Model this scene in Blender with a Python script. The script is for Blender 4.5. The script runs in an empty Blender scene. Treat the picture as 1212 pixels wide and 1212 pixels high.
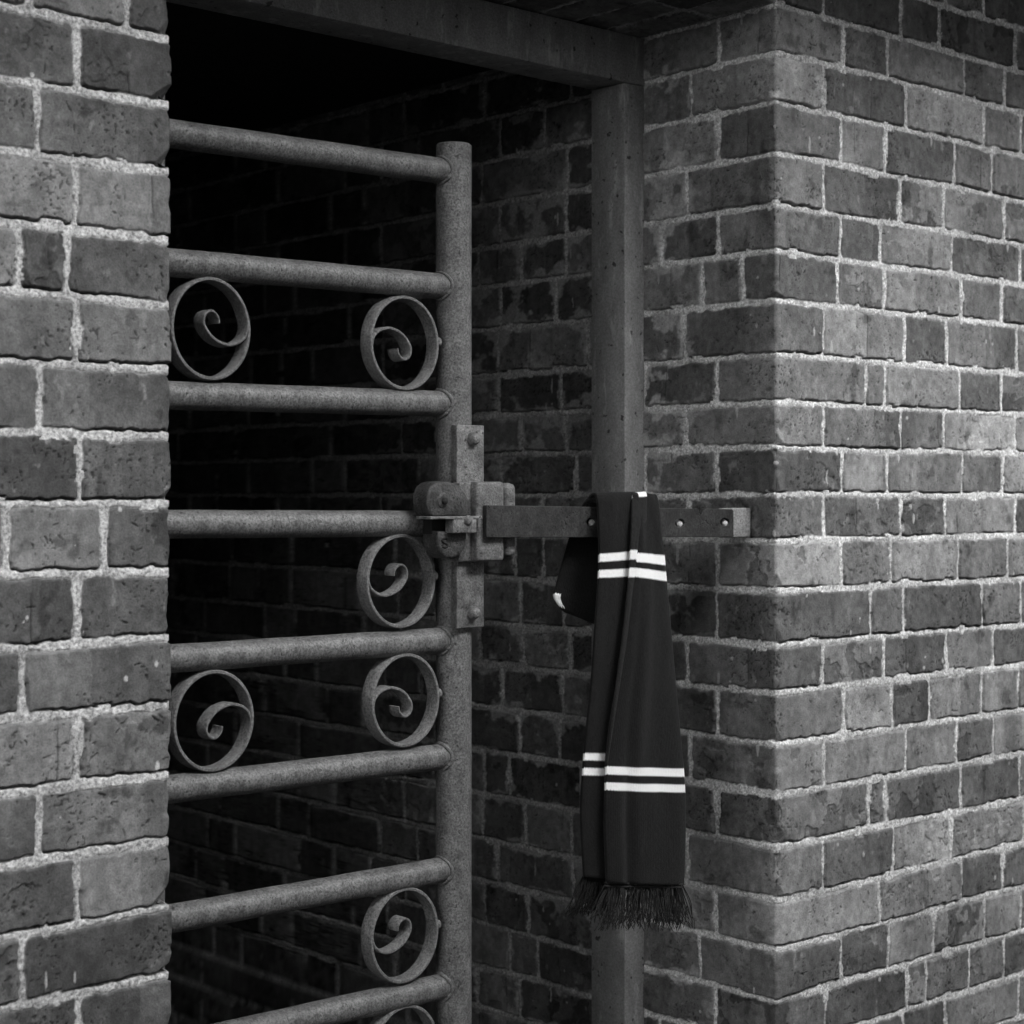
import bpy, bmesh, math, random
import numpy as np
from mathutils import Vector, Matrix

random.seed(7)
scene = bpy.context.scene
COL = scene.collection

# ------------------------------------------------------------------ camera
W = 1212.0
F, VRX, HOR, CX = 2168.0, 3020.0, 585.0, 606.0
th = math.atan((VRX - CX) / F)
FWD = (math.cos(th), math.sin(th)); RGT = (math.sin(th), -math.cos(th))
T0 = F * 0.0752 / 58.98                       # corner course pitch gives its distance
u0 = (918.5 - CX) / F
CAM = (-(FWD[0] + u0 * RGT[0]) * T0, -(FWD[1] + u0 * RGT[1]) * T0, 1.35)

def ray(col):
    u = (col - CX) / F
    return FWD[0] + u * RGT[0], FWD[1] + u * RGT[1]
def aty(col, row, y):                          # point seen at (col,row) on the plane Y=y
    dx, dy = ray(col); t = (y - CAM[1]) / dy
    return Vector((CAM[0] + dx * t, y, CAM[2] + (HOR - row) / F * t))
def atx(col, row, x):                          # the same on the plane X=x
    dx, dy = ray(col); t = (x - CAM[0]) / dx
    return Vector((x, CAM[1] + dy * t, CAM[2] + (HOR - row) / F * t))

cd = bpy.data.cameras.new("camera"); cam = bpy.data.objects.new("camera", cd); COL.objects.link(cam)
cd.sensor_width = 36; cd.lens = F / W * 36; cd.shift_y = -(606 - HOR) / W
cd.clip_start = 0.05; cd.clip_end = 300
cam.location = CAM
cam.rotation_euler = (math.pi / 2, 0, math.atan2(FWD[1], FWD[0]) - math.pi / 2)
cd.dof.use_dof = True; cd.dof.focus_distance = 2.45; cd.dof.aperture_fstop = 9
scene.camera = cam

# ------------------------------------------------------------------ objects helpers
def tag(o, label=None, cat=None, group=None, kind=None):
    for k, v in (('label', label), ('category', cat), ('group', group), ('kind', kind)):
        if v: o[k] = v
    return o
def wloc(o):
    v = Vector((0, 0, 0))
    while o is not None: v += o.location; o = o.parent
    return v
def empty(name, loc):
    o = bpy.data.objects.new(name, None); o.location = loc; o.empty_display_size = .05; COL.objects.link(o); return o
def finish(name, me, mat, parent=None, smooth=True):
    n = len(me.vertices); co = np.empty(n * 3, np.float32); me.vertices.foreach_get('co', co); co = co.reshape(-1, 3)
    c = (co.min(0) + co.max(0)) / 2
    co -= c; me.vertices.foreach_set('co', co.ravel()); me.update()
    o = bpy.data.objects.new(name, me); COL.objects.link(o)
    me.materials.append(mat)
    me.polygons.foreach_set('use_smooth', [smooth] * len(me.polygons))
    p = Vector(c.tolist())
    if parent is not None: o.parent = parent; p = p - wloc(parent)
    o.location = p
    return o
def from_bm(name, bm, mat, parent=None, smooth=True, sharp=None):
    bmesh.ops.recalc_face_normals(bm, faces=bm.faces)
    me = bpy.data.meshes.new(name); bm.to_mesh(me); bm.free()
    o = finish(name, me, mat, parent, smooth)
    if sharp: me.set_sharp_from_angle(angle=math.radians(sharp))
    return o
def box(bm, a, b, bev=0.0, seg=2):
    a, b = Vector(a), Vector(b)
    m = Matrix.Translation((a + b) / 2) @ Matrix.Diagonal([abs(x) for x in (b - a)] + [1])
    r = bmesh.ops.create_cube(bm, size=1, matrix=m)
    if bev:
        es = list({e for v in r['verts'] for e in v.link_edges})
        bmesh.ops.bevel(bm, geom=es, offset=bev, segments=seg, affect='EDGES', profile=.5)
def prism(bm, pts, y0, y1, bev=0.0, seg=3):    # outline in XZ extruded along Y from y0 (front) to y1
    vs = [bm.verts.new((p[0], y0, p[1])) for p in pts]
    f = bm.faces.new(vs)
    r = bmesh.ops.extrude_face_region(bm, geom=[f])
    nv = [g for g in r['geom'] if isinstance(g, bmesh.types.BMVert)]
    for v in nv: v.co.y = y1
    if bev:
        es = list(f.edges)
        bmesh.ops.bevel(bm, geom=es, offset=bev, segments=seg, affect='EDGES', profile=.5)
def tube(bm, pts, r, seg=16, caps=True):
    pts = [Vector(p) for p in pts]; n = len(pts)
    rr = r if hasattr(r, '__len__') else [r] * n
    rings = []; prev = None
    for i, p in enumerate(pts):
        t = (pts[min(i + 1, n - 1)] - pts[max(i - 1, 0)]).normalized()
        if prev is None:
            a = t.orthogonal().normalized()
        else:
            a = (prev - t * prev.dot(t)).normalized()
        prev = a; b = t.cross(a)
        rings.append([bm.verts.new(p + (a * math.cos(k / seg * 2 * math.pi) + b * math.sin(k / seg * 2 * math.pi)) * rr[i]) for k in range(seg)])
    for i in range(n - 1):
        for k in range(seg):
            bm.faces.new((rings[i][k], rings[i][(k + 1) % seg], rings[i + 1][(k + 1) % seg], rings[i + 1][k]))
    if caps: bm.faces.new(rings[0][::-1]); bm.faces.new(rings[-1])
def dome(bm, c, r, h, seg=20, rings=5):        # bolt head: axis -Y, flat back at c
    c = Vector(c); last = None
    for i in range(rings + 1):
        a = i / rings * math.pi / 2
        rad = r * math.cos(a) ** .6 if i < rings else 0
        y = c.y - h * math.sin(a)
        if i == rings:
            v = bm.verts.new((c.x, c.y - h, c.z))
            for k in range(seg): bm.faces.new((last[k], last[(k + 1) % seg], v))
        else:
            ring = [bm.verts.new((c.x + rad * math.cos(k / seg * 2 * math.pi), y, c.z + rad * math.sin(k / seg * 2 * math.pi))) for k in range(seg)]
            if last:
                for k in range(seg): bm.faces.new((last[k], last[(k + 1) % seg], ring[(k + 1) % seg], ring[k]))
            last = ring

# ------------------------------------------------------------------ materials (all neutral: the photograph is monochrome)
class N:
    def __init__(s, name):
        s.m = bpy.data.materials.new(name); s.m.use_nodes = True
        s.nt = s.m.node_tree; s.nt.nodes.clear()
        s.out = s.nt.nodes.new('ShaderNodeOutputMaterial'); s.b = s.nt.nodes.new('ShaderNodeBsdfPrincipled')
        s.nt.links.new(s.b.outputs[0], s.out.inputs[0])
        s.tc = s.nt.nodes.new('ShaderNodeTexCoord')
    def put(s, sock, v):
        if hasattr(v, 'is_linked'): s.nt.links.new(v, sock)
        else: sock.default_value = v
    def math(s, op, a, b=0.0, c=None, clamp=False):
        n = s.nt.nodes.new('ShaderNodeMath'); n.operation = op; n.use_clamp = clamp
        s.put(n.inputs[0], a); s.put(n.inputs[1], b)
        if c is not None: s.put(n.inputs[2], c)
        return n.outputs[0]
    def noise(s, scale, detail=2, rough=.5, vec=None, stretch=None):
        n = s.nt.nodes.new('ShaderNodeTexNoise'); n.inputs['Scale'].default_value = scale
        n.inputs['Detail'].default_value = detail; n.inputs['Roughness'].default_value = rough
        v = vec or s.tc.outputs['Object']
        if stretch:
            mp = s.nt.nodes.new('ShaderNodeMapping'); mp.inputs['Scale'].default_value = stretch
            s.nt.links.new(v, mp.inputs[0]); v = mp.outputs[0]
        s.nt.links.new(v, n.inputs['Vector']); return n.outputs[0]
    def remap(s, v, a, b, c, d, smooth=False):
        n = s.nt.nodes.new('ShaderNodeMapRange'); n.clamp = True
        if smooth: n.interpolation_type = 'SMOOTHSTEP'
        s.put(n.inputs[0], v)
        for i, x in enumerate((a, b, c, d)): s.put(n.inputs[i + 1], x)
        return n.outputs[0]
    def mix(s, f, a, b):
        return s.math('ADD', s.math('MULTIPLY', a, s.math('SUBTRACT', 1.0, f)), s.math('MULTIPLY', b, f))
    def attr(s, name):
        n = s.nt.nodes.new('ShaderNodeAttribute'); n.attribute_name = name; return n.outputs['Fac']
    def bump(s, h, dist=.001, strength=1.0, prev=None):
        n = s.nt.nodes.new('ShaderNodeBump'); n.inputs['Distance'].default_value = dist; n.inputs['Strength'].default_value = strength
        s.nt.links.new(h, n.inputs['Height'])
        if prev is not None: s.nt.links.new(prev, n.inputs['Normal'])
        return n.outputs[0]
    def done(s, base, rough=.8, normal=None, spec=.3, metal=0.0):
        n = s.nt.nodes.new('ShaderNodeCombineColor')
        for i in range(3): s.put(n.inputs[i], base)
        s.nt.links.new(n.outputs[0], s.b.inputs['Base Color'])
        s.put(s.b.inputs['Roughness'], rough); s.b.inputs['Specular IOR Level'].default_value = spec
        s.b.inputs['Metallic'].default_value = metal
        if normal is not None: s.nt.links.new(normal, s.b.inputs['Normal'])
        return s.m

def brick_material():
    n = N('weathered_brick')
    tone, mort = n.attr('tone'), n.attr('mort')
    fine = n.noise(420, 4, .65); grit = n.noise(270, 3, .7); streak = n.noise(60, 3, .6, stretch=(1, 1, .35))
    b = n.math('MULTIPLY', n.remap(fine, .3, .7, .72, 1.28), n.remap(streak, .3, .7, .86, 1.14))
    m = n.remap(grit, .34, .66, .45, 1.5)
    base = n.math('MULTIPLY', tone, n.mix(mort, b, m))
    h = n.mix(mort, n.math('MULTIPLY', fine, .5), n.math('MULTIPLY', grit, .8))
    return n.done(base, .9, n.bump(h, .0016, .9), .18)

def painted_metal(name, base, grain=.45, blot=.25, pits=.5, rough=.62, edge=0, bumpy=.0007, sc=380):
    n = N(name)
    g = n.noise(sc, 3, .65); bl = n.noise(45, 4, .6); p = n.noise(170, 2, .5)
    v = n.math('MULTIPLY', n.remap(g, .34, .66, 1 - grain, 1 + grain), n.remap(bl, .3, .7, 1 - blot, 1 + blot))
    pm = n.remap(p, .655, .70, 0, pits)
    v = n.math('MULTIPLY', v, n.math('SUBTRACT', 1.0, pm))
    base = n.math('MULTIPLY', v, base)
    h = n.math('SUBTRACT', g, n.math('MULTIPLY', pm, 1.5))
    return n.done(base, rough, n.bump(h, bumpy, .8), .4)

M_BRICK = brick_material()
M_GATE = painted_metal('sandy_grey_gate_paint', .112, .55, .35, .6, .42, sc=330, bumpy=.0009)
M_STRAP = painted_metal('scroll_strap_paint', .125, .55, .25, .3, .6, sc=300)
M_LATCH = painted_metal('worn_latch_iron', .115, .42, .6, .75, .5, bumpy=.0015, sc=300)
M_DARK = painted_metal('rusted_lock_iron', .042, .45, .8, .6, .55, bumpy=.0018, sc=280)
M_BAR = painted_metal('dark_bar_iron', .023, .6, .6, .6, .6, sc=260)
M_TIP = painted_metal('bare_light_iron', .22, .35, .3, .6, .6, sc=260)
M_PIN = painted_metal('worn_pin_metal', .5, .35, .2, .3, .5)
M_BLACK = painted_metal('black_recess', .008, .2, .2, .1, .8)

def frame_material():
    n = N('scraped_frame_paint')
    g = n.noise(330, 6, .8); bl = n.noise(28, 4, .6, stretch=(1, 1, .4)); p = n.noise(75, 2, .5); s = n.noise(38, 5, .7, stretch=(1, 1, .25))
    v = n.math('MULTIPLY', n.remap(g, .32, .68, .55, 1.45), n.remap(bl, .3, .7, .75, 1.25))
    pm = n.remap(p, .675, .70, 0, .8)
    v = n.math('MULTIPLY', v, n.math('SUBTRACT', 1.0, pm))
    v = n.math('ADD', v, n.remap(s, .565, .66, 0, .7))
    return n.done(n.math('MULTIPLY', v, .27), .5, n.bump(n.math('SUBTRACT', g, pm), .0008, .8), .4)
M_FRAME = frame_material()

def plain(name, base, scale=30, amp=.25, rough=.9):
    n = N(name); v = n.noise(scale, 6, .65); f = n.noise(scale * 12, 3, .6)
    return n.done(n.math('MULTIPLY', base, n.math('MULTIPLY', n.remap(v, .3, .7, 1 - amp, 1 + amp), n.remap(f, .3, .7, .8, 1.2))), rough, n.bump(f, .002, .6), .2)
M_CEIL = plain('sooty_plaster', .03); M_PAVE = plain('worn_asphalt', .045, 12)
M_FACE = plain('light_block_render', .15, 4)

def scarf_material(name, stripes, base=.008):
    n = N(name)
    uv = n.nt.nodes.new('ShaderNodeSeparateXYZ'); n.nt.links.new(n.tc.outputs['UV'], uv.inputs[0])
    u, v = uv.outputs[0], uv.outputs[1]
    zig = n.math('MULTIPLY', n.math('PINGPONG', n.math('MULTIPLY', u, 36.0), .5), 4.0)
    vz = n.math('ADD', v, zig)                                     # rows of the knit step by about a stitch
    fac = None
    for v0, v1, ua, ub in stripes:
        f = n.math('MULTIPLY', n.math('GREATER_THAN', vz, v0), n.math('LESS_THAN', vz, v1))
        if ub < 1: f = n.math('MULTIPLY', f, n.math('LESS_THAN', u, ub))
        fac = f if fac is None else n.math('MAXIMUM', fac, f)
    knit = n.math('MULTIPLY', n.math('PINGPONG', n.math('MULTIPLY', u, 46.0), .5), 2.0)
    fz = n.noise(420, 5, .75); bl = n.noise(40, 3, .6)
    dark = n.math('MULTIPLY', base, n.math('MULTIPLY', n.remap(fz, .3, .75, .4, 2.1), n.remap(bl, .3, .7, .85, 1.15)))
    white = n.math('MULTIPLY', .86, n.remap(fz, .3, .7, .93, 1.04))
    c = n.mix(fac, dark, white) if fac is not None else dark
    lump = n.noise(150, 3, .6)
    nm = n.bump(n.math('ADD', n.math('ADD', n.math('MULTIPLY', knit, .22), fz), n.math('MULTIPLY', lump, 1.5)), .0009, .8)
    m = n.done(c, .95, nm, .1)
    n.b.inputs['Sheen Weight'].default_value = .05; n.b.inputs['Sheen Roughness'].default_value = .5
    return m

# ------------------------------------------------------------------ brick height field
rs = np.random.RandomState(11)
TAB = rs.rand(256, 256).astype(np.float32)
def vnoise(x, y, seed=0):
    x = x + seed * 37.31; y = y + seed * 17.77
    xi = np.floor(x).astype(np.int32); yi = np.floor(y).astype(np.int32)
    fx = (x - xi).astype(np.float32); fy = (y - yi).astype(np.float32)
    fx = fx * fx * (3 - 2 * fx); fy = fy * fy * (3 - 2 * fy)
    a = TAB[xi & 255, yi & 255]; b = TAB[(xi + 1) & 255, yi & 255]; c = TAB[xi & 255, (yi + 1) & 255]; d = TAB[(xi + 1) & 255, (yi + 1) & 255]
    return (a + (b - a) * fx) * (1 - fy) + (c + (d - c) * fx) * fy - .5
def fbm(x, y, wl, octv=3, seed=0, gain=.5):
    o = 0; amp = 1; f = 1.0 / wl
    for i in range(octv):
        o = o + amp * vnoise(x * f, y * f, seed + i * 5); amp *= gain; f *= 2.03
    return o
def sstep(x, a, b):
    t = np.clip((x - a) / (b - a), 0, 1); return t * t * (3 - 2 * t)

def fill_joints(js, s0, s1, rnd):
    """bricks of half and full length continue the measured joints out to s0..s1"""
    js = sorted(js); out = list(js)
    if not out: out = [s0 + rnd.uniform(0, .2)]
    k = rnd.randint(0, 1); s = out[-1]
    while s < s1 + .3:
        s += (.225 if k % 2 == 0 else .1125) * rnd.uniform(.97, 1.03); k += 1 if rnd.random() < .8 else 2; out.append(s)
    s = out[0]
    while s > s0 - .3:
        s -= (.1125 if k % 2 == 0 else .225) * rnd.uniform(.97, 1.03); k += 1 if rnd.random() < .8 else 2; out.append(s)
    out = sorted(out); full = [out[0]]
    for a in out[1:]:
        gap = a - full[-1]
        if gap > .265 and not (full[-1] < 0 < a):
            m = max(2, int(round(gap / .17)))
            cuts = [full[-1] + gap * (i + 1) / m + rnd.uniform(-.02, .02) for i in range(m - 1)]
            full += cuts
        full.append(a)
    return np.array(full)

def brick_surface(S, Z, beds, joints, seed, mortar_bed=.0055, mortar_head=.0048, base=.15, mort_base=.54, patch=None, gashes=(0, 0, 0, 0, 0), corner=True, dirt_shade=1.0, side=(1.0, 1.0, 1.0)):
    """height (m, outward), albedo and mortar mask on the grid S (along) x Z (up); beds ascending, joints per course"""
    s, z = np.meshgrid(S.astype(np.float32), Z.astype(np.float32), indexing='ij')
    rnd = random.Random(seed)
    wav = .0032 * vnoise(s / .16, z / .09, seed) + .0016 * vnoise(s / .05, z / .05, seed + 3)
    zw = z + wav
    beds = np.array(beds, np.float32)
    ci = np.clip(np.searchsorted(beds, zw) - 1, 0, len(beds) - 2)
    db_lo = zw - beds[ci]; db_hi = beds[ci + 1] - zw
    mb = mortar_bed * (1 + .5 * vnoise(s / .11, ci * 3.7 + z / .3, seed + 9))
    jx = s + .004 * vnoise(s / .2 + ci * 7.3, z / .03, seed + 21)
    dj = np.full(s.shape, 9., np.float32); bid = np.zeros(s.shape, np.int32); ulo = np.zeros(s.shape, np.float32)
    for c in range(len(beds) - 1):
        m = ci == c
        if not m.any(): continue
        j = joints[c].astype(np.float32); x = jx[m]
        k = np.clip(np.searchsorted(j, x) - 1, 0, len(j) - 2)
        dj[m] = np.minimum(x - j[k], j[k + 1] - x); bid[m] = c * 97 + k; ulo[m] = x - j[k]
    B = np.random.RandomState(seed + 5).rand(97 * 80, 8).astype(np.float32)
    bid = bid % (97 * 80)
    mj = mortar_head * (1 + .5 * (B[bid, 7] - .5))
    e1 = np.minimum(db_lo, db_hi) - mb; e2 = dj - mj
    r = .0035
    d = np.where((e1 < r) & (e2 < r), r - np.hypot(np.maximum(r - e1, 0), np.maximum(r - e2, 0)), np.minimum(e1, e2))
    d = np.minimum(d, np.minimum(e1, e2))
    n12 = fbm(s, z, .014, 3, seed + 31); n40 = vnoise(s / .04, z / .04, seed + 41); nf = vnoise(s / .0035, z / .0035, seed + 51)
    d = d + .0036 * n12 + .0011 * nf
    chip = sstep(n40 + .35 * n12, .30, .42)                           # broken arrises here and there
    d = d - chip * .006 * sstep(.012 - np.minimum(e1, e2), 0, .012)
    body = sstep(d, -.0003, .0018)
    face = (B[bid, 0] - .5) * .0042 + (B[bid, 1] - .5) * .02 * (db_lo - .037) + (B[bid, 2] - .5) * .012 * (ulo - .07)
    rough = .0006 * n40 + .0007 * n12 + .00035 * nf
    h = body * (.0021 + face + rough) + (1 - body) * (.0006 + .0009 * n40 + .0009 * n12 + .0007 * nf)
    # shrinkage gap between brick and bedding, mostly along the lower arris
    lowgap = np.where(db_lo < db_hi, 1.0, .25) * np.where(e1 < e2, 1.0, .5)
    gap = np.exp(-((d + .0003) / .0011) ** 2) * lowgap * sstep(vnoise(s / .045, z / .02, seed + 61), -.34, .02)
    h = h - gap * .0068
    # albedo
    t = base * np.exp((B[bid, 3] - .5) * 1.0 + .03)
    w1 = .03 + .12 * B[bid, 4]; w2 = .05 + .16 * B[bid, 5]
    wob = .004 * n40 + .0015 * n12
    t = t * np.where(ulo + wob > w1, 1 + (B[bid, 6] - .5) * .55, 1.0) * np.where(ulo + wob > w2, 1 - (B[bid, 4] - .5) * .55, 1.0)
    seam = np.exp(-((ulo + wob - w1) / .0009) ** 2) * (B[bid, 5] > .62) * sstep(vnoise(s / .03, z / .03, seed + 71), -.1, .15)
    t = t * (1 + .45 * fbm(s, z, .05, 3, seed + 81)) * (1 + .42 * fbm(s, z, .008, 3, seed + 91))
    pit = sstep(vnoise(s / .0028, z / .0028, seed + 95) + .45 * n40, .40, .50) * body
    t = t * (1 - .62 * pit); h = h - pit * .0012
    sp = sstep(fbm(s, z, .035, 4, seed + 151, .55) - .10, .0, .022) * (B[bid, 6] > .6) * body   # spalled skin
    h = h - sp * .0016; t = t * (1 + sp * (B[bid, 2] - .65) * .8)
    smear = sstep(fbm(s * 1.5, z * .9, .024, 4, seed + 101, .6), .46, .72)
    t = t * (1 - .5 * smear) + mort_base * .40 * .75 * smear
    t = t * (1 - .45 * sstep(fbm(s, z, .035, 4, seed + 111, .6), .34, .6))
    mort = 1 - sstep(d, -.0012, .0008)
    if patch is not None:
        pm = patch(s, z, seed, d); t = t * (1 - pm) + pm * mort_base * .72; mort = np.maximum(mort, pm * .8)
    tm = mort_base * (1 + .35 * fbm(s, z, .05, 3, seed + 121)) * (1 + .5 * vnoise(s / .004, z / .004, seed + 131))
    t, tm = t * np.where(s < -.37, side[0] * .9, np.where(s < -.002, side[0], 1.0)), tm * np.where(s < -.37, side[2], np.where(s < -.002, side[1], 1.0))   # reveal: darker brick, paler mortar; passage: dirtier mortar plus shade painted into the tone
    tone = t * (1 - mort) + tm * mort
    tone = tone * (1 - .82 * gap * dirt_shade); h = h - seam * .0015 * body; tone = tone * (1 - .65 * seam * body)  # joint dirt and the shadow line under each brick, darkened into the tone
    # drag marks and gashes left by wire cutting
    ga, gb, gz0, gz1, cnt = gashes
    for i in range(cnt):
        x0, y0 = rnd.uniform(ga, gb), rnd.uniform(gz0, gz1)
        if TAB[int(x0 * 23) & 255, int(y0 * 31) & 255] < .42: continue
        L = rnd.choice((.0025, .003, .004, .004, .006, .006, .008, .010, .014)) * rnd.uniform(.7, 1.2); an = rnd.gauss(-.6, .55) if rnd.random() < .75 else rnd.uniform(-1.6, 1.6)
        wd = rnd.uniform(.0005, .0012); cv = rnd.gauss(0, .09)
        i0, i1 = np.searchsorted(S, (x0 - L, x0 + L)); k0, k1 = np.searchsorted(Z, (y0 - L, y0 + L))
        if i1 - i0 < 2 or k1 - k0 < 2: continue
        a = s[i0:i1, k0:k1] - x0; b = z[i0:i1, k0:k1] - y0
        p = a * math.cos(an) + b * math.sin(an); q = -a * math.sin(an) + b * math.cos(an) + cv * p * p / L * 2 + .0010 * n12[i0:i1, k0:k1]
        w = wd * np.clip(1 - (np.abs(p) / (L / 2)) ** 2, .0, 1) + 1e-6
        g = np.exp(-(q / w) ** 2) * (np.abs(p) < L / 2) * body[i0:i1, k0:k1]
        h[i0:i1, k0:k1] -= g * .0018; tone[i0:i1, k0:k1] *= 1 - rnd.uniform(.5, .88) * g
        # thrown-up lip, catches the light
        h[i0:i1, k0:k1] += np.exp(-((q - w * 1.8) / w) ** 2) * (np.abs(p) < L / 2) * .0004
    for i in range(cnt // 26):                                         # lime specks and drips
        x0, y0, r0 = rnd.uniform(ga, gb), rnd.uniform(gz0, gz1), rnd.uniform(.0010, .0026)
        ln = rnd.choice((1, 1, 1, 1.5, 3, 6))
        i0, i1 = np.searchsorted(S, (x0 - .02, x0 + .02)); k0, k1 = np.searchsorted(Z, (y0 - .02, y0 + .02))
        if i1 - i0 < 2 or k1 - k0 < 2: continue
        a = (s[i0:i1, k0:k1] - x0) / r0; b = (z[i0:i1, k0:k1] - y0) / (r0 * ln)
        g = sstep(1.25 - np.hypot(a, b) + .9 * n12[i0:i1, k0:k1], 0, .4)
        tone[i0:i1, k0:k1] = tone[i0:i1, k0:k1] * (1 - g) + .42 * g; h[i0:i1, k0:k1] += g * .0005
    if corner:
        cn = fbm(s * 0, z, .03, 3, seed + 141)
        C = np.random.RandomState(seed + 77).rand(len(beds), 4).astype(np.float32)
        A = np.where(C[ci, 0] > .35, .005 + .022 * C[ci, 1] ** 2, 0.0) * np.clip(1 - (db_lo - mb) / (.008 + .028 * C[ci, 2]), 0, 1)
        A = A + np.where(C[ci, 3] > .75, .006, 0.0) * np.clip(1 - (db_hi - mb) / .014, 0, 1) + .0012 * nf * (A > .001)
        h = h - body * np.clip(A - np.abs(s), 0, .03) * .75            # knocked-off corners
        h = h - body * np.maximum(0, cn * .008 + chip * .002) * np.exp(-(s / .007) ** 2)
    return h, np.clip(tone, .01, .78), mort

def field_mesh(name, S, Z, h, tone, mort, c, a, b, l, r=.0035, solid=None, parent=None):
    """fold the field round the arris through c (s<0 runs along a, s>0 along b, Z along l)"""
    c, a, b, l = (np.array(v, np.float32) for v in (c, a, b, l))
    r0 = r * math.pi / 4
    pos = np.zeros((len(S), 3), np.float32); nor = np.zeros((len(S), 3), np.float32)
    for i, s in enumerate(S):
        if s < -r0: pos[i] = c + a * (r + (-s - r0)); nor[i] = -b
        elif s > r0: pos[i] = c + b * (r + (s - r0)); nor[i] = -a
        else:
            t = (s + r0) / (2 * r0) * math.pi / 2; d = -(math.cos(t) * b + math.sin(t) * a)
            pos[i] = c + r * (a + b) + r * d; nor[i] = d
    P = pos[:, None, :] + nor[:, None, :] * h[:, :, None] + l[None, None, :] * Z[None, :, None].astype(np.float32)
    ns, nz = len(S), len(Z)
    idx = np.arange(ns * nz).reshape(ns, nz)
    q = np.stack([idx[:-1, :-1], idx[1:, :-1], idx[1:, 1:], idx[:-1, 1:]], -1).reshape(-1, 4)
    if np.dot(np.cross(pos[ns - 1] - pos[ns - 2], l), nor[ns - 1]) < 0: q = q[:, ::-1]
    V = P.reshape(-1, 3); nv = len(V)
    tone = tone.ravel(); mort = mort.ravel()
    if solid is not None:                                             # the body of the wall behind its skin
        bm = bmesh.new()
        for lo, hi in solid: box(bm, lo, hi)
        bv = np.array([v.co[:] for v in bm.verts], np.float32); bm.verts.index_update()
        bf = np.array([[v.index for v in f.verts] for f in bm.faces], np.int64) + nv; bm.free()
        V = np.concatenate([V, bv]); q = np.concatenate([q, bf]); tone = np.concatenate([tone, np.full(len(bv), .12)]); mort = np.concatenate([mort, np.zeros(len(bv))])
    me = bpy.data.meshes.new(name)
    me.vertices.add(len(V)); me.vertices.foreach_set('co', V.astype(np.float32).ravel())
    me.loops.add(len(q) * 4); me.loops.foreach_set('vertex_index', q.astype(np.int32).ravel())
    me.polygons.add(len(q)); me.polygons.foreach_set('loop_start', np.arange(0, len(q) * 4, 4, dtype=np.int32))
    me.update(calc_edges=True)
    for nm, arr in (('tone', tone), ('mort', mort)):
        at = me.attributes.new(nm, 'FLOAT', 'POINT'); at.data.foreach_set('value', arr.astype(np.float32))
    o = finish(name, me, M_BRICK, parent)
    if solid is not None:
        k = len(q) - len(bf); me.polygons.foreach_set('use_smooth', [True] * k + [False] * len(bf))
    return o

def steps(*segs):
    """(start, end, step) runs -> one ascending coordinate array"""
    out = []
    for a, b, d in segs: out.append(np.arange(a, b, d))
    out.append([segs[-1][1]])
    return np.unique(np.round(np.concatenate(out), 6))

PITCH = .0752
DEPTH = 3.0                                   # length of the passage behind the gate
TOPZ = 2.68
# --- right wall: bed joints read along the corner, head joints read brick by brick
bed_rows = [5, 61, 120.7, 181.7, 241.7, 296.7, 355, 419, 475.7, 530, 585.7, 640.7, 700.7, 764, 821, 881, 941.3, 1003, 1066, 1124.7, 1184.7]
bz = [atx(918.5, r, 0).z for r in bed_rows]   # descending
while bz[-1] > -.05: bz.append(bz[-1] - PITCH)
up = []
z = bz[0]
while z < TOPZ + .1: z += PITCH; up.append(z)
NUP = len(up)
beds_r = sorted(bz + up)
nb = len(beds_r)
# course c (photo order, 0 = the one above row 5) lies between up[0] and bz[0] and so on
def photo_course(k): return nb - 1 - NUP - k      # index into ascending beds (lower bed of that course)
o3 = 808
front = {0: [500, 775, 908, 1180], 1: [568, 725, 997, 1140], 2: [497, 790, 1065], 3: [560, 715, 963, 1095], 4: [497, 768, 925, 1140], 5: [560, 700, 955, 1195],
         6: [548, 715, 988, 1130], 7: [497, 785, 935, 1185], 8: [648, 715, 980, 1130], 9: [497, 772, 925, 1178], 10: [563, 725, 990, 1132], 11: [500, 772, 930, 1180],
         12: [563, 738, 975, 1150], 13: [665, 780, 1060, 1197], 14: [497, 935, 1100], 15: [570, 742, 872, 1060, 1190], 16: [500, 790, 970, 1100], 17: [658, 718, 985, 1195],
         18: [495, 745, 950], 19: [697, 987, 1135], 20: [560, 730, 1070], 21: [505, 795, 860, 1015, 1140]}
jamb = {1: [851], 2: [818.6], 3: [851], 4: [814], 5: [850, 785], 6: [880, 832], 7: [811], 8: [849.7], 9: [813], 10: [848], 11: [816], 12: [848.7], 13: [848.7],
        14: [814], 15: [849.7], 16: [818], 17: [849], 18: [814], 19: [849.5], 20: [829], 21: [848]}
inner = [(404 + a / 3, b / 3) for a, b in ((565, 770), (800, 770), (640, 940), (800, 930), (570, 1110))]
inner += [(404 + a / 3, 404 + b / 3) for a, b in ((560, 180), (645, 330), (800, 330), (570, 470), (835, 480), (620, 770), (720, 770), (650, 1080), (815, 1080), (575, 1190))]
inner += [(404 + a / 3, 808 + b / 3) for a, b in ((635, 180), (780, 180), (510, 310), (600, 320), (655, 480), (820, 500), (560, 620), (665, 800), (600, 920), (700, 930))]
J = {c: [] for c in range(nb - 1)}
for k, xs in front.items(): J[photo_course(k)] += [aty(o3 + x / 3, 600, 0).x for x in xs]
for k, xs in jamb.items(): J[photo_course(k)] += [-atx(x, 600, 0).y for x in xs]
for c_, r_ in inner:
    p = atx(c_, r_, 0); k = int(np.searchsorted(beds_r, p.z)) - 1
    if all(abs(-p.y - q) > .05 for q in J[k]): J[k].append(-p.y)
rj = random.Random(3)
JR = [fill_joints(J[c], -DEPTH, 2.4, rj) for c in range(nb - 1)]
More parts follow.
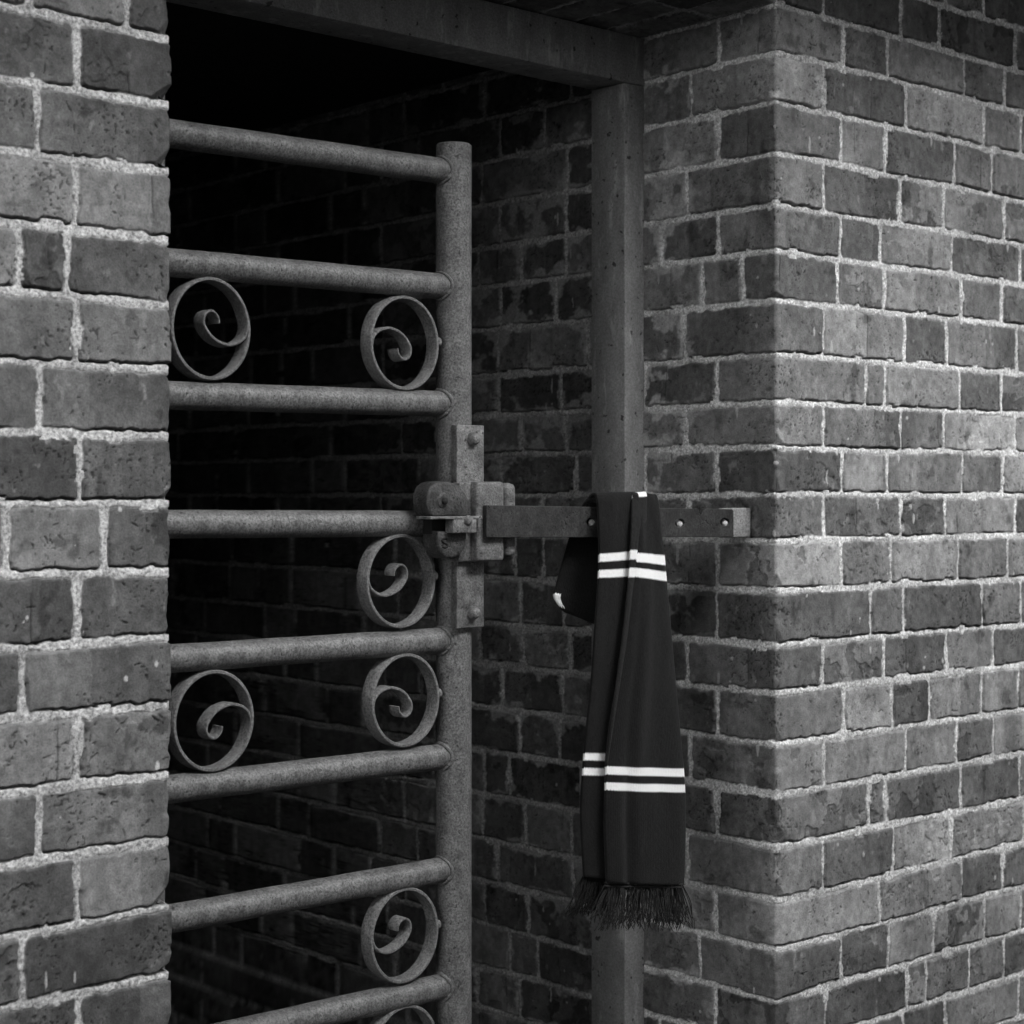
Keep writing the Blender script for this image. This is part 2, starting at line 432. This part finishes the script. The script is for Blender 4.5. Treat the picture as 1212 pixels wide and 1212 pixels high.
S = steps((-DEPTH, -1.0, .012), (-1.0, -.62, .0035), (-.62, -.40, .0022), (-.40, -.012, .0016), (-.012, .012, .0007), (.012, .70, .0015), (.70, 1.1, .004), (1.1, 2.2, .014))
ZL, ZH = CAM[2] - .93, CAM[2] + .90
Z = steps((0, ZL, .012), (ZL, ZH, .0016), (ZH, TOPZ, .012))
def patch_r(s, z, seed, d):                       # lime wash and old render left on the reveal by the frame
    f = fbm(s, z * 1.3, .05, 4, seed + 201, .6)
    w = sstep(-s, .10, .24) * sstep(1.15 + s, 0, .4)
    zz = .35 * np.exp(-((z - (CAM[2] + .28)) / .28) ** 2)
    near = np.exp(-np.maximum(d, 0) / .010) * .55
    return sstep(f + zz * .5 + near - .27, .20, .40) * w * .5
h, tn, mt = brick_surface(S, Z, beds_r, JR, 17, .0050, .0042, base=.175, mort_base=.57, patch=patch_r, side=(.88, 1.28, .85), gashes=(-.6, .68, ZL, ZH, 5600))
wr = field_mesh('brick_wall', S, Z, h, tn, mt, (0, 0, 0), (0, 1, 0), (1, 0, 0), (0, 0, 1), solid=[((.02, .02, 0), (2.19, DEPTH, TOPZ))])
tag(wr, 'long weathered brick wall with a sharp corner turning into the doorway, behind the hanging scarf', 'wall', kind='thing')

# --- left wall
XL = aty(200.5, 600, 0).x
rows_l = [45, 125, 203, 283, 361, 437, 516, 597, 677, 756, 835, 917, 996, 1075, 1155]
bl = [aty(195, r, 0).z for r in rows_l]
NL = 0
while bl[-1] > -.05: bl.append(bl[-1] - PITCH)
upl = []; z = bl[0]
while z < TOPZ + .1: z += PITCH; upl.append(z)
beds_l = sorted(bl + upl); nl = len(beds_l)
left = {0: [150, 37], 1: [92], 2: [44], 3: [90], 4: [22, 80], 5: [90], 6: [48], 7: [95], 8: [9, 125], 9: [92], 10: [27], 11: [92], 12: [46], 13: [93], 14: [27], 15: [94]}
JL = {c: [] for c in range(nl - 1)}
for k, xs in left.items(): JL[nl - 1 - len(upl) - k] += [aty(x, 600, 0).x - XL for x in xs]
JLs = []
for c in range(nl - 1):
    j = JL[c] or [-.225 if c % 2 else -.1125]
    JLs.append(fill_joints(j + [.112 if c % 2 else .225], -2.2, .5, rj))
S = steps((-2.0, -.5, .014), (-.5, -.26, .003), (-.26, -.012, .0012), (-.012, .012, .0006), (.012, .06, .002), (.06, .45, .008))
Z = steps((0, ZL + .1, .012), (ZL + .1, ZH - .06, .0013), (ZH - .06, TOPZ, .012))
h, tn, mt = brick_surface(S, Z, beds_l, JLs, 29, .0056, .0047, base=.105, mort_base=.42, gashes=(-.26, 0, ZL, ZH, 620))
wl = field_mesh('brick_wall', S, Z, h, tn, mt, (XL, 0, 0), (-1, 0, 0), (0, 1, 0), (0, 0, 1), solid=[((XL - 1.99, .02, 0), (XL - .02, .45, TOPZ))])
tag(wl, 'near brick wall edge with pale wide mortar joints, beside the ends of the gate rails', 'wall', kind='thing')

# --- brickwork over the opening, its underside is the soffit above the steel frame
SOF = atx(918.5, 3, 0).z
cz = [i * PITCH for i in range(-1, 16)]
S = steps((-(TOPZ - SOF), -.1, .02), (-.1, -.01, .005), (-.01, .01, .001), (.01, .36, .004))
Z = steps((0.0, 0 - XL, .004))
JO = [np.array([-1.0, -.78, -.555, -.33, -.105, .118, .34, .6]) for _ in cz]
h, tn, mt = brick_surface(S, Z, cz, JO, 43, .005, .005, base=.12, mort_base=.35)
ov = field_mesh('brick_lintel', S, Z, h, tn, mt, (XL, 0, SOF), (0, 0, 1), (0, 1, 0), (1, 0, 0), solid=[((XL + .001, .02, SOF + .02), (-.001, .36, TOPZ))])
tag(ov, 'shadowed brick soffit bridging the doorway, over the steel head of the frame', 'lintel', kind='thing')

# --- the dark passage
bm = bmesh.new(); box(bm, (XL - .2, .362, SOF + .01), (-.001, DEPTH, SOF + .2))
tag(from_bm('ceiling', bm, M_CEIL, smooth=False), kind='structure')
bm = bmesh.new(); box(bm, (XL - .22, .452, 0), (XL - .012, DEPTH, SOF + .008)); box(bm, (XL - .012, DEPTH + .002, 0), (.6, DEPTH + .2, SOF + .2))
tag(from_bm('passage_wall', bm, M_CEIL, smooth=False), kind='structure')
bm = bmesh.new(); bmesh.ops.create_grid(bm, x_segments=1, y_segments=1, size=120)
tag(from_bm('ground', bm, M_PAVE, smooth=False), kind='structure')

# --- unseen eave slab and facing block, added to shade the wall's top and bottom
SHADE_EAVE_Y, SHADE_EAVE_Z, SHADE_OPP_Y, SHADE_OPP_H = -.95, 2.68, -2.9, 3.85
bm = bmesh.new(); box(bm, (-9, SHADE_EAVE_Y, SHADE_EAVE_Z + .001), (9, DEPTH, SHADE_EAVE_Z + .12))
ev = tag(from_bm('light_block_roof', bm, M_FACE, smooth=False), kind='structure')
bm = bmesh.new(); box(bm, (-4.9, SHADE_OPP_Y - 3, 0), (12, SHADE_OPP_Y, SHADE_OPP_H))
tag(from_bm('light_block_wall', bm, M_FACE, smooth=False), kind='structure')

# ------------------------------------------------------------------ steel frame
YF = atx(763, 600, 0).y; XF = aty(739.5, 600, YF).x
DF = atx(700, 600, XF).y - YF
ZHD = aty(739.5, 97, YF).z
fr = empty('steel_door_frame', (XF, YF, 0))
tag(fr, 'pitted grey steel doorway frame standing against the brick reveal, behind the scarf', 'door frame')
def panel_mesh(name, lo, hi, mat, parent):
    bm = bmesh.new(); box(bm, lo, hi, .0011, 2); return from_bm(name, bm, mat, parent, True, 50)
panel_mesh('post', (XF, YF, 0), (-.0005, YF + DF, ZHD - .001), M_FRAME, fr)
panel_mesh('post', (XL + .004, YF, 0), (XL + .049, YF + DF, ZHD - .001), M_FRAME, fr)
panel_mesh('head', (XL + .004, YF - .001, ZHD), (-.0005, YF + DF, SOF - .004), M_FRAME, fr)

# ------------------------------------------------------------------ gate
YG = .10
RP = (aty(554, 600, YG).x - aty(519, 600, YG).x) / 2 * .93
XP = aty(537, 600, YG).x
gate = empty('tubular_gate', (XP, YG, .08))
tag(gate, 'grey tubular steel gate with scrolled strap rings and a bolted latch, across the dark doorway', 'gate')
ztop = aty(537, 171, YG).z
bm = bmesh.new(); tube(bm, [(XP, YG, .08), (XP, YG, ztop - .002), (XP, YG, ztop)], [RP, RP, RP - .002], 40)
from_bm('stile', bm, M_GATE, gate, True, 40)
XS = XL + .028
bm = bmesh.new(); tube(bm, [(XS, YG, .08), (XS, YG, ztop - .002), (XS, YG, ztop)], [RP * .95, RP * .95, RP - .003], 32)
from_bm('stile', bm, M_GATE, gate, True, 40)
RR = .0172
rails = [(158.5, 203.5), (311, 339.5), (468, 478), (620.5, 619.5), (779.5, 757.5), (933.5, 894.5), (1087, 1028.5), (1240, 1166), (1393, 1303)]
rr = random.Random(5)
for a, b in rails:
    pa, pb = aty(205, a, YG), aty(530, b, YG)
    def zr(x): return pa.z + (pb.z - pa.z) * (x - pa.x) / (pb.x - pa.x)
    n = 24
    bm = bmesh.new()
    pts = [(XS + .004 + (XP - XS - .006) * i / n, YG + .0002 * math.sin(i * 1.7), zr(XS + (XP - XS) * i / n) + .0002 * math.sin(i * .9 + a)) for i in range(n + 1)]
    tube(bm, pts, RR, 32)
    # weld bead where the rail is coped onto the stile
    bead = []
    for k in range(33):
        f = k / 32 * 2 * math.pi; y = RR * 1.03 * math.cos(f)
        bead.append((XP - math.sqrt(max(RP ** 2 - y * y, 1e-6)) - .001, YG + y, zr(XP) + RR * 1.03 * math.sin(f)))
    tube(bm, bead, [.0026 + .0008 * rr.uniform(-1, 1) for _ in bead], 8, False)
    from_bm('rail', bm, M_GATE, gate, True, 60)

CURL = [(.935, .14), (.915, .0), (.85, -.13), (.68, -.24), (.42, -.29), (.1, -.2), (-.1, -.03), (-.18, .13), (-.13, .28), (0, .345), (.12, .30), (.19, .21), (.205, .12)]
def catmull(p, m=8):
    p = [np.array(q, float) for q in p]; P = [2 * p[0] - p[1]] + p + [2 * p[-1] - p[-2]]; out = []
    for i in range(1, len(P) - 2):
        for k in range(m):
            t = k / m; a, b, c, d = P[i - 1:i + 3]
            out.append(.5 * (2 * b + (c - a) * t + (2 * a - 5 * b + 4 * c - d) * t * t + (3 * b - a - 3 * c + d) * t ** 3))
    out.append(p[-1]); return out
def strap(bm, pts, th, y0, y1, closed=False):
    """flat bar on edge: centre line in XZ, thickness th, from y0 to y1"""
    n = len(pts); rings = []; c = .0012
    for i, p in enumerate(pts):
        a, b = (pts[(i - 1) % n], pts[(i + 1) % n]) if closed else (pts[max(i - 1, 0)], pts[min(i + 1, n - 1)])
        t = np.array(b) - np.array(a); t /= np.linalg.norm(t); nx, nz = -t[1], t[0]; w = th[i] / 2 if hasattr(th, '__len__') else th / 2
        prof = [(-w, y1), (-w, y0 + c), (-w + c, y0), (w - c, y0), (w, y0 + c), (w, y1)]
        rings.append([bm.verts.new((p[0] + nx * q, y, p[1] + nz * q)) for q, y in prof])
    m = len(rings[0]); rng = range(n if closed else n - 1)
    for i in rng:
        for k in range(m):
            bm.faces.new((rings[i][k], rings[(i + 1) % n][k], rings[(i + 1) % n][(k + 1) % m], rings[i][(k + 1) % m]))
    if not closed: bm.faces.new(rings[0]); bm.faces.new(rings[-1][::-1])
YR0 = YG - .012
scrolls = [(202.3, 297, 389, 123, 1, 1), (438.5, 520, 406, 112.6, -1, -1), (434, 515.7, 688, 111.7, -1, 1), (440, 520.7, 829, 111.5, -1, -1), (205, 301, 853.5, 121, 1, -1), (439, 519.5, 1107.5, 113.5, -1, 1), (439, 519.5, 1247, 114, -1, -1)]
TH = .0050
for cl, cr2, cr, hp, sx, sz in scrolls:
    pl, pr = aty(cl, cr, YR0), aty(cr2, cr, YR0); cc = (cl + cr2) / 2
    c = aty(cc, cr, YR0); dz = (aty(cc, cr - hp / 2, YR0).z - aty(cc, cr + hp / 2, YR0).z) / 2
    R = dz - TH / 2; c.x = (pl.x + pr.x) / 2; q = (pr.x - pl.x) / 2 / dz; print('scroll', q)
    bm = bmesh.new()
    strap(bm, [(c.x + R * q * math.cos(t), c.z + R * math.sin(t)) for t in np.linspace(0, 2 * math.pi, 73)[:-1]], TH, YR0, YR0 + .0215, True)
    cv = [(c.x + sx * p[0] * dz * q, c.z + sz * p[1] * dz) for p in catmull(CURL)]
    n = len(cv); thk = [TH * (.62 + .3 * math.sin(min(1, i / n * 2.2) * 1.57) - .34 * max(0, i / n - .25)) for i in range(n)]
    strap(bm, cv, thk, YR0 + .0006, YR0 + .0208)
    if sx < 0:                                                        # dab of weld against the stile
        bmesh.ops.create_icosphere(bm, subdivisions=2, radius=.0042, matrix=Matrix.Translation((c.x + dz * q + .0015, YR0 + .003, c.z + dz * .08)) @ Matrix.Diagonal((1, 1, 1.5, 1)))
    from_bm('scroll', bm, M_STRAP, gate, True, 45)

# latch hardware, each piece at its own depth in front of the stile
def XZ(col, row, y): p = aty(col, row, y); return (p.x, p.z)
def px_box(bm, c0, c1, r0, r1, y0, y1, bev):
    a, b = aty(c0, (r0 + r1) / 2, y0), aty(c1, (r0 + r1) / 2, y0); cm = (c0 + c1) / 2
    box(bm, (a.x, y0, aty(cm, r1, y0).z), (b.x, y1, aty(cm, r0, y0).z), bev, 3)
bm = bmesh.new(); px_box(bm, 541, 573, 503, 743, .068, .0805, .0012)
plate = from_bm('latch_plate', bm, M_LATCH, gate, True, 45)
for r in (519.5, 725):
    p = aty(559, r, .068); bm = bmesh.new(); dome(bm, (p.x, .0682, p.z), .0092, .0115)
    from_bm('bolt_head', bm, M_LATCH, plate, True)
def outline(pts, ox, oy, sc, y): return [XZ(ox + a / sc, oy + b / sc, y) for a, b in pts]
yb = .048
bm = bmesh.new()
prism(bm, outline([(630, 978), (262, 985), (222, 930), (208, 850), (214, 770), (240, 700), (290, 656), (350, 642), (440, 650), (520, 683), (580, 745), (617, 830)], 480, 490, 8.08, yb), yb, .078, .004)
body = from_bm('lock_body', bm, M_DARK, gate, True, 50)
bm = bmesh.new()
prism(bm, outline([(592, 235), (588, 330), (565, 410), (520, 465), (450, 496), (390, 490), (340, 450), (314, 385), (308, 300), (310, 228)], 480, 600, 8.08, yb), yb, .078, .004)
from_bm('lock_keeper', bm, M_DARK, body, True, 50)
bm = bmesh.new(); px_box(bm, 511, 556, 611, 632, .060, .078, .001)
from_bm('slot', bm, M_BLACK, body, True, 50)
bm = bmesh.new(); px_box(bm, 509.5, 571.5, 611, 614.5, .034, .064, .0008); px_box(bm, 536.5, 564.5, 613.5, 631, .035, .052, .0015)
lug = from_bm('lug', bm, M_LATCH, body, True, 50)
p = aty(553.5, 615.5, .036); bm = bmesh.new(); dome(bm, (p.x, .0355, p.z), .0068, .005)
from_bm('bolt_head', bm, M_LATCH, lug, True)
p = aty(524, 592, yb); bm = bmesh.new(); dome(bm, (p.x, yb + .0004, p.z), .0105, .0030); 
from_bm('washer', bm, M_DARK, body, True)
bm = bmesh.new(); dome(bm, (p.x + .001, yb - .0018, p.z - .001), .0052, .0045)
from_bm('screw', bm, M_BLACK, body, True)
sp = [(395, 305), (375, 300), (352, 312), (352, 330), (375, 345), (398, 360), (398, 378), (375, 388), (352, 380)]
bm = bmesh.new(); q = catmull([XZ(480 + a / 8.08, 600 + b / 8.08, yb) for a, b in sp], 5); tube(bm, [(a, yb - .0002, b) for a, b in q], .0014, 8)
from_bm('key_slot', bm, M_BLACK, body, True)
yc = .0455
bm = bmesh.new(); px_box(bm, 565.5, 597.5, 570, 664.5, yc, .0795, .0045)
px_box(bm, 544, 566, 571, 665.5, .060, .0792, .003)
case = from_bm('latch_case', bm, M_LATCH, gate, True, 50)
bm = bmesh.new(); px_box(bm, 598.5, 613, 571.5, 660, .051, .078, .009)
from_bm('collar', bm, M_LATCH, case, True, 50)

# the locking bar: real holes and a filed notch
y0b, y1b = .0372, .0447
x0, x1 = aty(576, 617, y0b).x, aty(868.5, 617, y0b).x
def bar_z(x, top):
    t = (x - x0) / (x1 - x0)
    a, b = (aty(576, 597.8, y0b).z, aty(868, 602.6, y0b).z) if top else (aty(576, 636.3, y0b).z, aty(868, 635.6, y0b).z)
    return a + (b - a) * t
bm = bmesh.new(); loops = []
nx = aty(829.5, 603, y0b).x
cr_ = .003
top = [(x0, bar_z(x0, 1)), (nx - .0062, bar_z(nx, 1)), (nx - .0035, bar_z(nx, 1) - .0045), (nx - .0005, bar_z(nx, 1) - .0095), (nx + .003, bar_z(nx, 1) - .0062), (nx + .0085, bar_z(nx, 1) - .0008), (nx + .011, bar_z(nx, 1)), (x1 - cr_, bar_z(x1, 1)), (x1, bar_z(x1, 1) - cr_)]
bot = [(x1, bar_z(x1, 0)), (x0, bar_z(x0, 0))]
loops.append(top + bot)
for c_, r_, ra in ((700, 617.5, .0062), (804.5, 619, .0068), (858, 618, .0068)):
    p = aty(c_, r_, y0b); loops.append([(p.x + ra * 1.5 * math.cos(-k / 20 * 2 * math.pi), p.z + ra * .9 * math.sin(-k / 20 * 2 * math.pi)) for k in range(20)])
es = []
for lp in loops:
    vs = [bm.verts.new((a, y0b, b)) for a, b in lp]
    es += [bm.edges.new((vs[i], vs[(i + 1) % len(vs)])) for i in range(len(vs))]
bmesh.ops.triangle_fill(bm, use_beauty=True, edges=es)
r = bmesh.ops.extrude_face_region(bm, geom=list(bm.faces))
for g in r['geom']:
    if isinstance(g, bmesh.types.BMVert): g.co.y = y1b
bar = from_bm('locking_bar', bm, M_BAR, gate, False)
bv = bar.modifiers.new('soft_edges', 'BEVEL'); bv.width = .0009; bv.segments = 2; bv.limit_method = 'ANGLE'; bv.angle_limit = math.radians(50)
bm = bmesh.new(); px_box(bm, 855, 888.8, 601.2, 636.2, .0446, .0535, .0022)
from_bm('bar_tip', bm, M_TIP, bar, True, 50)

for c_, r_ in ((700, 619, ), (804.5, 620.5), (858, 619.5)):            # dull bright metal showing in the holes
    p = aty(c_, r_, y0b + .004); bm = bmesh.new(); dome(bm, (p.x + .002, y0b + .0065, p.z), .0056, .004, 9, 3)
    from_bm('pin', bm, M_PIN, bar, True)

# ------------------------------------------------------------------ scarf
sc = empty('scarf', aty(745, 600, .035))
tag(sc, 'dark knitted scarf with paired white stripes and fringed ends, hanging over the locking bar', 'scarf')
def loft(name, rows, mat, bulge=.004, p=4, nu=44, nv=220, thick=.0050, folds=.0022, seed=0, fold=None):
    """rows: (v, colL, rowL, yL, colR, rowR, yR); cloth between two edge lines"""
    L = [tuple(aty(r[1], r[2], r[3])) + (r[0],) for r in rows]; Rr = [tuple(aty(r[4], r[5], r[6])) + (r[0],) for r in rows]
    m = max(3, nv // (len(rows) - 1)); L, Rr = catmull(L, m), catmull(Rr, m); n = len(L)
    L, Rr = np.array(L), np.array(Rr)
    u = np.linspace(0, 1, nu)
    P = L[:, None, :3] * (1 - u)[None, :, None] + Rr[:, None, :3] * u[None, :, None]
    prof = 1 - np.abs(2 * u - 1) ** p
    vv = np.linspace(0, 1, n)[:, None] * np.ones((1, nu)); uu = np.ones((n, 1)) * u[None, :]
    P[:, :, 1] += -bulge * prof[None, :] + folds * 2 * fbm(uu.astype(np.float32) * 1.0 + vv.astype(np.float32) * .25, vv.astype(np.float32) * 1.1, .42, 2, 300 + seed)
    if fold: P[:, :, 1] += fold[2] * np.exp(-((uu - fold[0] - .06 * vv) / fold[1]) ** 2) * sstep(vv, .35, 1.0)
    P += (.0004 * fbm(uu * 9, vv * 40, 1.0, 2, 320 + seed))[:, :, None]
    me = bpy.data.meshes.new(name); idx = np.arange(n * nu).reshape(n, nu)
    q = np.stack([idx[:-1, :-1], idx[1:, :-1], idx[1:, 1:], idx[:-1, 1:]], -1).reshape(-1, 4)
    me.from_pydata(P.reshape(-1, 3).tolist(), [], q.tolist())
    uvl = me.uv_layers.new(name='UVMap'); UV = np.stack([uu, (L[:, 3][:, None] * np.ones((1, nu)))], -1).reshape(-1, 2)
    uvl.data.foreach_set('uv', UV[q.ravel()].astype(np.float32).ravel())
    o = finish(name, me, mat, sc, True)
    sm = o.modifiers.new('cloth', 'SOLIDIFY'); sm.thickness = thick; sm.offset = 0; sm.use_rim = True
    return o
# far half of the cloth: doubled back behind the bar
mC = scarf_material('scarf_fold_knit', [(703, 716, 0, .07)], .008)
loft('fold', [(560, 712, 596, .030, 742, 590, .030), (580, 697, 592, .048, 742, 588, .046), (600, 688, 602, .060, 738, 598, .060), (640, 673, 640, .070, 738, 640, .068),
              (690, 659, 690, .078, 738, 700, .074), (708, 655.5, 708, .080, 738, 730, .076), (722, 668, 722.5, .082, 738, 751, .080), (740, 676, 716, .096, 738, 740, .096), (780, 684, 660, .100, 738, 690, .100), (800, 690, 620, .085, 738, 640, .090)], mC, .004, 4, seed=1)
# narrow half hanging in front
mL = scarf_material('scarf_narrow_tail_knit', [(655, 664.5, 0, 1), (675, 684.5, 0, 1), (892, 900.5, 0, 1), (909.5, 918, 0, 1)])
loft('narrow_tail', [(570, 692, 604, .058, 752, 600, .058), (580, 697, 590, .050, 752, 588, .050), (588, 704, 585.5, .036, 752, 584, .036), (600, 707, 594, .024, 751, 592, .024), (625, 708.5, 625, .019, 750, 624, .020),
                     (655, 709, 656.5, .0185, 750, 653, .020), (690, 707.5, 690, .0195, 749, 688, .022), (740, 704, 740, .021, 748, 738, .025), (800, 700, 800, .024, 748, 798, .028), (860, 694, 860, .027, 744, 860, .031), (900, 690.3, 900, .029, 742, 900, .033),
                     (960, 687, 960, .031, 742, 960, .035), (1040, 690.5, 1038, .032, 740, 1040, .037)], mL, .0035, 5, seed=2)
# wide half lying over it
mR = scarf_material('scarf_wide_tail_knit', [(656.5, 668, 0, 1), (676, 687, 0, 1), (909.5, 919, 0, 1), (928.5, 937.6, 0, 1)], .0085)
loft('wide_tail', [(570, 744, 604, .060, 772, 606, .060), (580, 745, 590, .050, 773, 592, .050), (588, 746, 584.5, .036, 775, 587, .036), (600, 747, 592, .022, 777.5, 597, .024), (625, 748, 625, .0135, 780.5, 626, .019),
                   (655, 746.5, 653.5, .0105, 784.5, 657, .0175), (690, 743.5, 686, .010, 788, 692, .0165), (740, 737.5, 740, .0105, 793, 742, .016), (800, 730, 800, .012, 798, 802, .017), (860, 721, 858, .014, 803, 862, .018),
                   (900, 716.5, 898, .0155, 806.5, 901, .019), (930, 715, 928, .016, 808.3, 931, .0195), (980, 713.5, 978, .0165, 809, 980, .020), (1046, 715.5, 1044, .018, 807.5, 1047, .021)], mR, .0055, 5, nu=60, seed=3, folds=.0045, fold=(.20, .07, .007))
# the turned-over edge running down the wide half
mP = scarf_material('scarf_turned_edge_knit', [(584, 592, 0, 1), (652, 663, 0, 1), (673, 684, 0, 1)], .012)
loft('turned_edge', [(572, 747, 590, .050, 763, 588, .050), (582, 748, 584, .036, 764, 582.5, .036), (594, 747.5, 592, .018, 765, 591, .020), (620, 747, 620, .008, 763.5, 620, .012), (650, 745.5, 650, .006, 757, 650, .008), (664, 745, 664, .0055, 754.5, 664, .007),
                     (690, 743, 690, .0052, 750.5, 690, .0062), (750, 736.5, 750, .006, 742, 750, .0064), (830, 726, 830, .0082, 729.5, 830, .0086), (905, 716.2, 905, .0108, 717.6, 905, .011)], mP, .0016, 2, nu=18, seed=4, folds=.0004, thick=.0026)
M_FRINGE = scarf_material('scarf_fringe_yarn', [], .020)
M_FRINGE_D = scarf_material('scarf_dark_yarn', [], .008)
def fringe(name, colL, colR, row, y, n, fan, lo, hi, mat, hem, rnd):
    bm = bmesh.new()
    for i in range(n):
        u = (i + rnd.uniform(-.4, .4)) / (n - 1); u = min(max(u, 0), 1)
        c = colL + (colR - colL) * u; d = fan[0] + (fan[1] - fan[0]) * u + rnd.gauss(0, 5.5); ln = rnd.uniform(lo, hi)
        yy = y + rnd.uniform(-.003, .008); b = rnd.gauss(0, 4.0); dy = rnd.gauss(-.001, .004)
        pts = []
        for k in range(7):
            t = k / 6; pts.append(aty(c + d * t ** 1.3 + b * math.sin(t * 3.14) + (rnd.gauss(0, 1.2) if k > 3 else 0), row + ln * t, yy + dy * t * t))
        r0 = rnd.uniform(.0004, .0008)
        tube(bm, pts, [r0 * (1.25 - .5 * k / 6) for k in range(7)], 5)
    if hem:
        for dr, rad in ((-1.5, .0016), (2.2, .0013)):
            tube(bm, [aty(colL + (colR - colL) * k / 12, row + dr + (1.5 * k / 12) + rnd.uniform(-.3, .3), y - .0022) for k in range(13)], rad, 8)
    return from_bm(name, bm, mat, sc, True)
rf = random.Random(21)
fringe('fringe', 716, 807.5, 1046.5, .0165, 230, (-13, 8), 40, 56, M_FRINGE, True, rf)
fringe('fringe', 690, 726, 1036, .034, 150, (-14, -8), 38, 49, M_FRINGE_D, False, rf)

# ------------------------------------------------------------------ daylight
SUN = Vector((.18, -.90, .745)).normalized()
elev = math.asin(SUN.z); azim = math.atan2(SUN.x, SUN.y)
world = bpy.data.worlds.new("World"); scene.world = world; world.use_nodes = True
nt = world.node_tree; nt.nodes.clear()
sky = nt.nodes.new('ShaderNodeTexSky'); sky.sky_type = 'NISHITA'; sky.sun_disc = False; sky.sun_elevation = elev; sky.sun_rotation = azim
bw = nt.nodes.new('ShaderNodeRGBToBW'); bg = nt.nodes.new('ShaderNodeBackground'); wo = nt.nodes.new('ShaderNodeOutputWorld')
nt.links.new(sky.outputs[0], bw.inputs[0]); nt.links.new(bw.outputs[0], bg.inputs[0]); nt.links.new(bg.outputs[0], wo.inputs[0])
bg.inputs[1].default_value = .15
sd = bpy.data.lights.new('sun', 'SUN'); sd.energy = .9; sd.angle = math.radians(34); sd.color = (1, 1, 1)
so = bpy.data.objects.new('sun', sd); COL.objects.link(so); so.rotation_euler = (-SUN).to_track_quat('-Z', 'Y').to_euler()
so.location = (0, -3, 6)

scene.view_settings.view_transform = 'Standard'; scene.view_settings.look = 'None'
scene.view_settings.exposure = 2.72; scene.view_settings.gamma = 1
scene.cycles.max_bounces = 6; scene.cycles.diffuse_bounces = 4
scene.cycles.use_adaptive_sampling = True; scene.cycles.use_denoising = True
